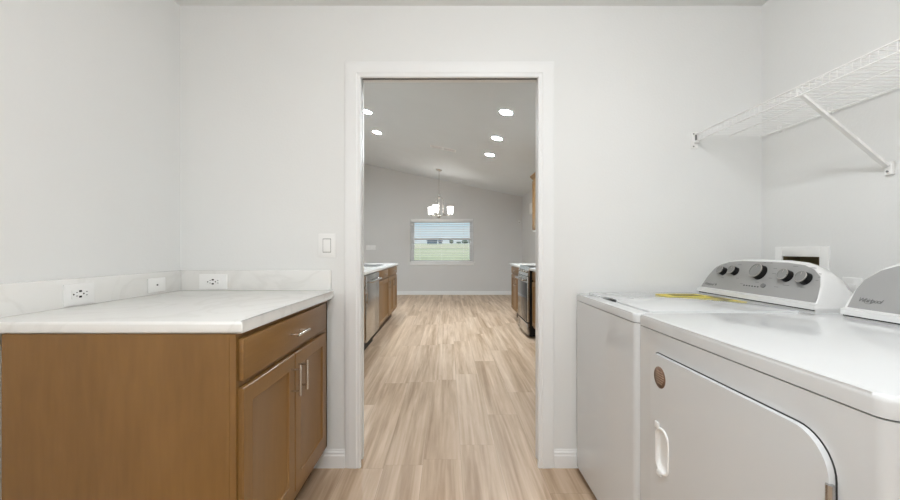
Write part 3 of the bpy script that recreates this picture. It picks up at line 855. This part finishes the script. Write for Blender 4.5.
for z in (ZD + .008, ZD - .058):
    bm = lathe(bm_(), [(.0035, 0), (.0035, .002), (0, .002)], axis_mat((SX0 - .010, D - .008, z), (0, -1, 0)), 10); obj('screw', bm, M['ink'], eb, sm=False)
bm = bm_(); box(bm, SX0 - .003, SX0 + .006, D - .012, D - .008, ZD - .026, ZD + .002)
obj('wire_socket', bm, M['ink'], eb, sm=False)

# ------------------------------------------------------------------ kitchen
KT = .919
# peninsula, left
def kcab(label, y0, y1, sgn, xf, xb, n):
    w_ = y1 - y0; cols = []
    zA, zB = .165, .735
    if n == 1: cols = [(y0 + .01, y1 - .01, True, [(y0 + .01, y1 - .01, zA, zB, y1 - .045)])]
    else:
        m_ = (y0 + y1) / 2; cols = [(y0 + .01, y1 - .01, True, [(y0 + .01, m_ - .004, zA, zB, m_ - .04), (m_ + .004, y1 - .01, zA, zB, m_ + .04)])]
    return base_cabinet('base_cabinet', label, y0, y1, xf, xb, sgn, cols, KT - .0375, kick=.14, z_draw=(.757, .868))
kcab('brown base cabinet right beyond the dishwasher under the peninsula top', 5.00, 5.83, 1, -.90, -1.55, 1)
kcab('brown two-door base cabinet at the far end of the kitchen peninsula', 5.84, 6.80, 1, -.90, -1.55, 2)
kcab('brown base cabinet in the kitchen nearer than the dishwasher', 3.30, 4.19, 1, -.90, -1.55, 1)
bm = bm_(); prism(bm, rrect(-1.85, -.87, 3.28, 6.92, .008, 3), 'z', KT - .037, KT, .006, 3, top_only=False)
o = obj('countertop', bm, M['quartz']); tag(o, 'white kitchen countertop over the dishwasher and peninsula cabinets at left', 'countertop')
bm = bm_(); box(bm, -1.58, -1.552, 3.30, 6.80, 0, KT - .0375); o = obj('back_panel', bm, M['kwall'], sm=False); tag(o, 'painted knee wall panel behind the kitchen peninsula cabinets', 'panel')
# sink rim
sk = thing('kitchen_sink', (-1.2, 5.7, KT), 'stainless drop-in sink set in the left kitchen countertop', 'sink')
bm = bm_(); frame_z = KT + .0005
for (a, b, c, d_) in ((-1.42, -.98, 5.30, 5.33), (-1.42, -.98, 6.07, 6.10), (-1.42, -1.39, 5.33, 6.07), (-1.01, -.98, 5.33, 6.07)): box(bm, a, b, c, d_, frame_z, frame_z + .004, .001)
obj('rim', bm, M['steel'], sk)
bm = bm_(); box(bm, -1.39, -1.01, 5.33, 6.07, frame_z - .0003, frame_z + .0012); obj('basin', bm, M['ink'], sk, sm=False)

# dishwasher
dw = thing('dishwasher', (-1.2, 4.6, 0), 'stainless steel dishwasher with bar handle under the left kitchen countertop', 'dishwasher')
y0, y1 = 4.205, 4.985
bm = bm_(); box(bm, -1.50, -.905, y0, y1, .10, .878); obj('body', bm, M['gap'], dw, sm=False)
bm = bm_(); box(bm, -.904, -.872, y0 + .004, y1 - .004, .15, .872, .004); obj('door', bm, M['steel'], dw)
bm = bm_(); box(bm, -1.45, -.955, y0 + .01, y1 - .01, 0, .10); obj('toe_kick', bm, M['black'], dw, sm=False)
bm = bm_(); tube(bm, [(-.872, y0 + .10, .80), (-.835, y0 + .10, .80), (-.828, y0 + .115, .80), (-.828, y1 - .115, .80), (-.835, y1 - .10, .80), (-.872, y1 - .10, .80)], .012, 10); obj('handle', bm, M['steel'], dw)

# right run
RX = 1.108; RB = KXR - .002
kcab('brown base cabinet in the kitchen standing beyond the range', 5.80, 6.77, -1, RX, RB, 2)
kcab('brown base cabinet in the kitchen on the near side of the range', 4.15, 5.10, -1, RX, RB, 2)
for a, b, l in ((5.795, 6.80, 'short light countertop on the kitchen cabinet beyond the range'), (4.13, 5.105, 'light kitchen countertop on the near side of the range')):
    bm = bm_(); box(bm, 1.06, RB, a, b, KT - .037, KT, .005); o = obj('countertop', bm, M['quartz']); tag(o, l, 'countertop')
rg = thing('kitchen_range', (1.45, 5.45, 0), 'stainless electric range with black glass oven door in the right kitchen run', 'stove')
y0, y1 = 5.12, 5.78
bm = bm_(); box(bm, 1.065, 1.86, y0, y1, .02, .905, .004); obj('body', bm, M['black'], rg)
bm = bm_(); box(bm, 1.06, 1.87, y0 - .004, y1 + .004, .906, .925, .004); obj('cooktop', bm, M['bglass'], rg)
bm = bm_(); prism(bm, [(1.035, .805), (1.064, .805), (1.064, .905), (1.085, .926), (1.06, .930)], 'y', y0, y1); cpn = obj('control_panel', bm, M['steel'], rg, sm=False)
for k in range(4):
    bm = lathe(bm_(), [(.02, 0), (.018, .02), (0, .022)], axis_mat((1.045, y0 + .09 + .16 * k, .862), (-1, 0, .2)), 14); obj('knob', bm, M['steel'], cpn)
bm = bm_(); box(bm, 1.03, 1.064, y0 + .003, y1 - .003, .205, .80, .004); od_ = obj('oven_door', bm, M['steel'], rg)
bm = bm_(); box(bm, 1.026, 1.031, y0 + .006, y1 - .006, .215, .715, .001); obj('door_glass', bm, M['bglass'], od_)
bm = bm_(); tube(bm, [(1.03, y0 + .05, .755), (.99, y0 + .05, .755), (.985, y0 + .065, .755), (.985, y1 - .065, .755), (.99, y1 - .05, .755), (1.03, y1 - .05, .755)], .014, 10); obj('handle', bm, M['steel'], od_)
bm = bm_(); box(bm, 1.028, 1.064, y0 + .003, y1 - .003, .04, .19, .004); obj('storage_drawer', bm, M['steel'], rg)

# wall cabinet
wc_ = thing('wall_cabinet', (1.65, 6.2, 1.474), 'brown upper cabinet with crown moulding on the right kitchen wall', 'cabinet')
bm = bm_(); box(bm, 1.43, RB, 5.80, 6.60, 1.474, 2.33); obj('body', bm, M['wood'], wc_, sm=False)
for a, b in ((5.81, 6.196), (6.204, 6.59)):
    bm = shaker(bm_(), a, b, 1.484, 2.30, -1.429, .018)
    for v in bm.verts: v.co.x = -v.co.x
    dd_ = obj('door', bm, M['wood'], wc_)
    hy = b - .04 if a < 6 else a + .04
    bm = pull(bm_(), (1.411, hy, 1.52), (1.411, hy, 1.64), -1); obj('handle', bm, M['nickel'], dd_)
bm = bm_(); prism(bm, [(1.43, 2.33), (1.385, 2.375), (1.385, 2.39), (RB, 2.39), (RB, 2.33)], 'y', 5.78, 6.64); obj('crown_moulding', bm, M['wood'], wc_, sm=False)
bm = bm_(); box(bm, 1.425, RB, 5.80, 6.605, 1.455, 1.4735); obj('light_rail', bm, M['plate'], wc_, sm=False)

bm = bm_(); box(bm, KXR - .05, KXR, 8.72, 8.93, 1.96, 2.20, .006); o = obj('white_wall_box', bm, M['plate']); tag(o, 'white box high on the kitchen right wall past the upper cabinet', 'door chime')  # plain white box fixed to the wall
bm = bm_(); box(bm, KXR - .10, KXR - .05, YW - .02, YW - .001, 1.84, 1.90, .004); box(bm, KXR - .09, KXR - .06, YW - .023, YW - .0205, 1.85, 1.865, 0, mi=1)
o = obj('wall_sensor', bm, [M['plate'], M['ink']]); tag(o, 'tiny sensor box in the upper right corner of the dining wall', 'sensor')

# downlights
ANG = math.atan(SL)
def downlight(x, y, label, z=None, ang=ANG, lens=M['lamp'], r=.070):
    z = kz(x) if z is None else z
    t = thing('recessed_downlight', (x, y, z), label, 'ceiling light', None)
    t.rotation_euler = (0, ang, 0)
    bm = lathe(bm_(), [(r, -.001), (r + .018, -.001), (r + .018, -.005), (r + .002, -.010), (r, -.006), (r, -.001)], n=32); obj('trim_ring', bm, M['trim'], t, world=False)
    bm = lathe(bm_(), [(0, -.0045), (r * .98, -.0045), (r * .98, -.0008), (0, -.0008)], n=32); obj('lens', bm, lens, t, world=False)
    return t
dl = downlight(.68, 4.60, 'round recessed downlight, nearest of the right-hand row on the kitchen ceiling')
def dcopy(x, y, label):
    c = copy_tree(dl); c.location = (x, y, kz(x)); c['label'] = label; return c
dcopy(.705, 5.65, 'round recessed downlight, middle of the right-hand row on the kitchen ceiling')
dcopy(.705, 6.62, 'round recessed downlight, farthest of the right-hand row on the kitchen ceiling')
dcopy(-1.21, 6.70, 'round recessed downlight, farther of the two at the left on the kitchen ceiling')
dcopy(-1.178, 5.68, 'round recessed downlight cut by the left door casing on the kitchen ceiling')
dcopy(-3.1, 4.2, 'unseen round downlight added for light over the great room, on the left')  # this and the next are unseen, added to brighten the kitchen
dcopy(-3.1, 6.4, 'unseen round downlight added for light over the great room, farther left')

# ceiling vent
vt = thing('ceiling_vent', (-.087, 6.87, kz(-.087)), 'white rectangular ceiling air vent between the rows of downlights', 'vent')
vt.rotation_euler = (0, ANG, 0)
bm = bm_()
for a, b, c, d_ in ((-.23, .23, -.085, -.065), (-.23, .23, .065, .085), (-.23, -.205, -.065, .065), (.205, .23, -.065, .065)): box(bm, a, b, c, d_, -.004, -.001, .001)
obj('frame', bm, M['trim'], vt, world=False)
bm = bm_()
for k in range(5):
    y = -.050 + .0255 * k
    v = [bm.verts.new(p) for p in ((-.205, y - .006, -.002), (.205, y - .006, -.002), (.205, y - .001, -.007), (-.205, y - .001, -.007))]
    bm.faces.new(v); u = [bm.verts.new(q.co + Vector((0, .001, .001))) for q in v]; bm.faces.new(u[::-1])
    for i in range(4): bm.faces.new((v[i], u[i], u[(i + 1) % 4], v[(i + 1) % 4]))
box(bm, -.012, .012, -.065, .065, -.009, -.002)
obj('louvres', bm, M['trim'], vt, world=False, sm=False)
bm = bm_(); box(bm, -.205, .205, -.065, .065, -.0018, -.0008); obj('duct_shade', bm, M['ink'], vt, world=False, sm=False)  # flat sheet painted dark for the shade behind the louvres

# chandelier
cx, cy = -.20, 8.77; czz = kz(cx)
ch = thing('chandelier', (cx, cy, 1.84), 'three-shade brushed nickel chandelier hanging before the dining window', 'chandelier')
bm = bm_(); lathe(bm, [(0, .0), (.07, 0), (.07, -.012), (.055, -.03), (.012, -.036), (0, -.036)], Matrix.Translation((cx, cy, czz - .003)) @ Matrix.Rotation(ANG, 4, 'Y'), 24); obj('canopy', bm, M['nickel'], ch)
bm = bm_(); tube(bm, [(cx, cy, czz - .03), (cx, cy, 2.40)], .007, 8); obj('stem', bm, M['nickel'], ch)
bm = bm_(); lathe(bm, [(0, 2.40), (.026, 2.395), (.034, 2.36), (.028, 2.32), (.014, 2.30), (.008, 2.29), (.008, 1.93), (.032, 1.92), (.040, 1.90), (.035, 1.875), (.016, 1.86), (.018, 1.845), (0, 1.838)], Matrix.Translation((cx, cy, 0)), 20); obj('hub', bm, M['nickel'], ch)
for k, a in enumerate((15, 135, 255)):
    c, s = math.cos(math.radians(a)), math.sin(math.radians(a))
    P = lambda r, z: (cx + r * c, cy + r * s, z)
    bm = bm_(); tube(bm, [P(.02, 2.32), P(.08, 2.31), P(.095, 2.29), P(.095, 1.985), P(.105, 1.945), P(.13, 1.93), P(.26, 1.925), P(.262, 1.95)], .006, 8)
    tube(bm, [P(.03, 1.90), P(.13, 1.93)], .005, 6)
    ar = obj('arm', bm, M['nickel'], ch)
    bm = lathe(bm_(), [(0, 1.945), (.03, 1.945), (.032, 1.965), (.02, 1.975), (0, 1.975)], Matrix.Translation(P(.26, 0)), 14); obj('socket_cup', bm, M['nickel'], ar)
    bm = lathe(bm_(), [(0, 1.958), (.050, 1.958), (.056, 1.965), (.070, 2.12), (.066, 2.12), (.052, 1.97), (0, 1.966)], Matrix.Translation(P(.26, 0)), 24); obj('lamp_shade', bm, M['shade'], ch)

# laundry ceiling lamps (main one above; the one behind the camera is added fill)
def flush(x, y, label, r, lm):
    t = thing('ceiling_lamp', (x, y, CZ), label, 'ceiling light')
    bm = lathe(bm_(), [(0, -.001), (r + .02, -.001), (r + .02, -.02), (r, -.03), (0, -.03)], n=32); obj('base', bm, M['trim'], t, world=False)
    bm = lathe(bm_(), [(r * .97, -.0305), (r * .9, -.05), (r * .6, -.064), (0, -.07)], n=32); obj('diffuser', bm, lm, t, world=False)
    return t
flush(.33, .62, 'round flush ceiling lamp over the laundry room, before the washer', .06, M['lampL'])
flush(-.35, -.75, 'unseen flush lamp added as fill at the back of the laundry room', .14, M['lampB'])

# ------------------------------------------------------------------ sky
wd = bpy.data.worlds.new('sky'); bpy.context.scene.world = wd; wd.use_nodes = True; nt = wd.node_tree
N = nt.nodes.new; L = nt.links.new; bg = nt.nodes['Background']
tc = N('ShaderNodeTexCoord'); sp = N('ShaderNodeSeparateXYZ'); L(tc.outputs['Generated'], sp.inputs[0])
r = N('ShaderNodeValToRGB'); e = r.color_ramp.elements
e[0].position = 0; e[0].color = (.88, .92, .95, 1); e[1].position = .5; e[1].color = (.30, .52, .85, 1)
x = e.new(.09); x.color = (.55, .78, .95, 1)
L(sp.outputs['Z'], r.inputs[0])
mp = N('ShaderNodeMapping'); mp.inputs['Scale'].default_value = (4, 4, 30); L(tc.outputs['Generated'], mp.inputs[0])
n = N('ShaderNodeTexNoise'); n.inputs['Scale'].default_value = 1.5; n.inputs['Detail'].default_value = 5; L(mp.outputs[0], n.inputs['Vector'])
cr = N('ShaderNodeValToRGB'); cr.color_ramp.elements[0].position = .5; cr.color_ramp.elements[1].position = .72; L(n.outputs['Fac'], cr.inputs[0])
mx = N('ShaderNodeMix'); mx.data_type = 'RGBA'; L(cr.outputs[0], mx.inputs[0]); L(r.outputs[0], mx.inputs[6]); mx.inputs[7].default_value = (.97, .98, 1, 1)
L(mx.outputs[2], bg.inputs['Color']); bg.inputs['Strength'].default_value = 1.0

sl = bpy.data.lights.new('sun', 'SUN'); sl.energy = 4.5; sl.angle = math.radians(3); sl.color = (1, .96, .9)
so = bpy.data.objects.new('sun', sl); COL.objects.link(so); so.rotation_euler = Vector((-.35, .75, -.9)).to_track_quat('-Z', 'Y').to_euler(); so.location = (10, -20, 30)
# ------------------------------------------------------------------ camera
cam = bpy.data.cameras.new('camera'); co = bpy.data.objects.new('camera', cam); COL.objects.link(co)
cam.sensor_width = 36; cam.lens = 36 * F / 900; cam.clip_start = .02; cam.clip_end = 2000
co.location = (0, 0, CH); co.rotation_euler = (PI / 2, 0, 0)
cam.shift_x = 2 / 900; cam.shift_y = 0
sc = bpy.context.scene; sc.camera = co
sc.view_settings.view_transform = 'Standard'; sc.view_settings.look = 'None'; sc.view_settings.exposure = 0; sc.view_settings.gamma = 1
sc.view_settings.use_curve_mapping = False
sc.cycles.use_denoising = True
sc.cycles.max_bounces = 12; sc.cycles.diffuse_bounces = 8; sc.cycles.glossy_bounces = 4
sc.cycles.sample_clamp_indirect = 8
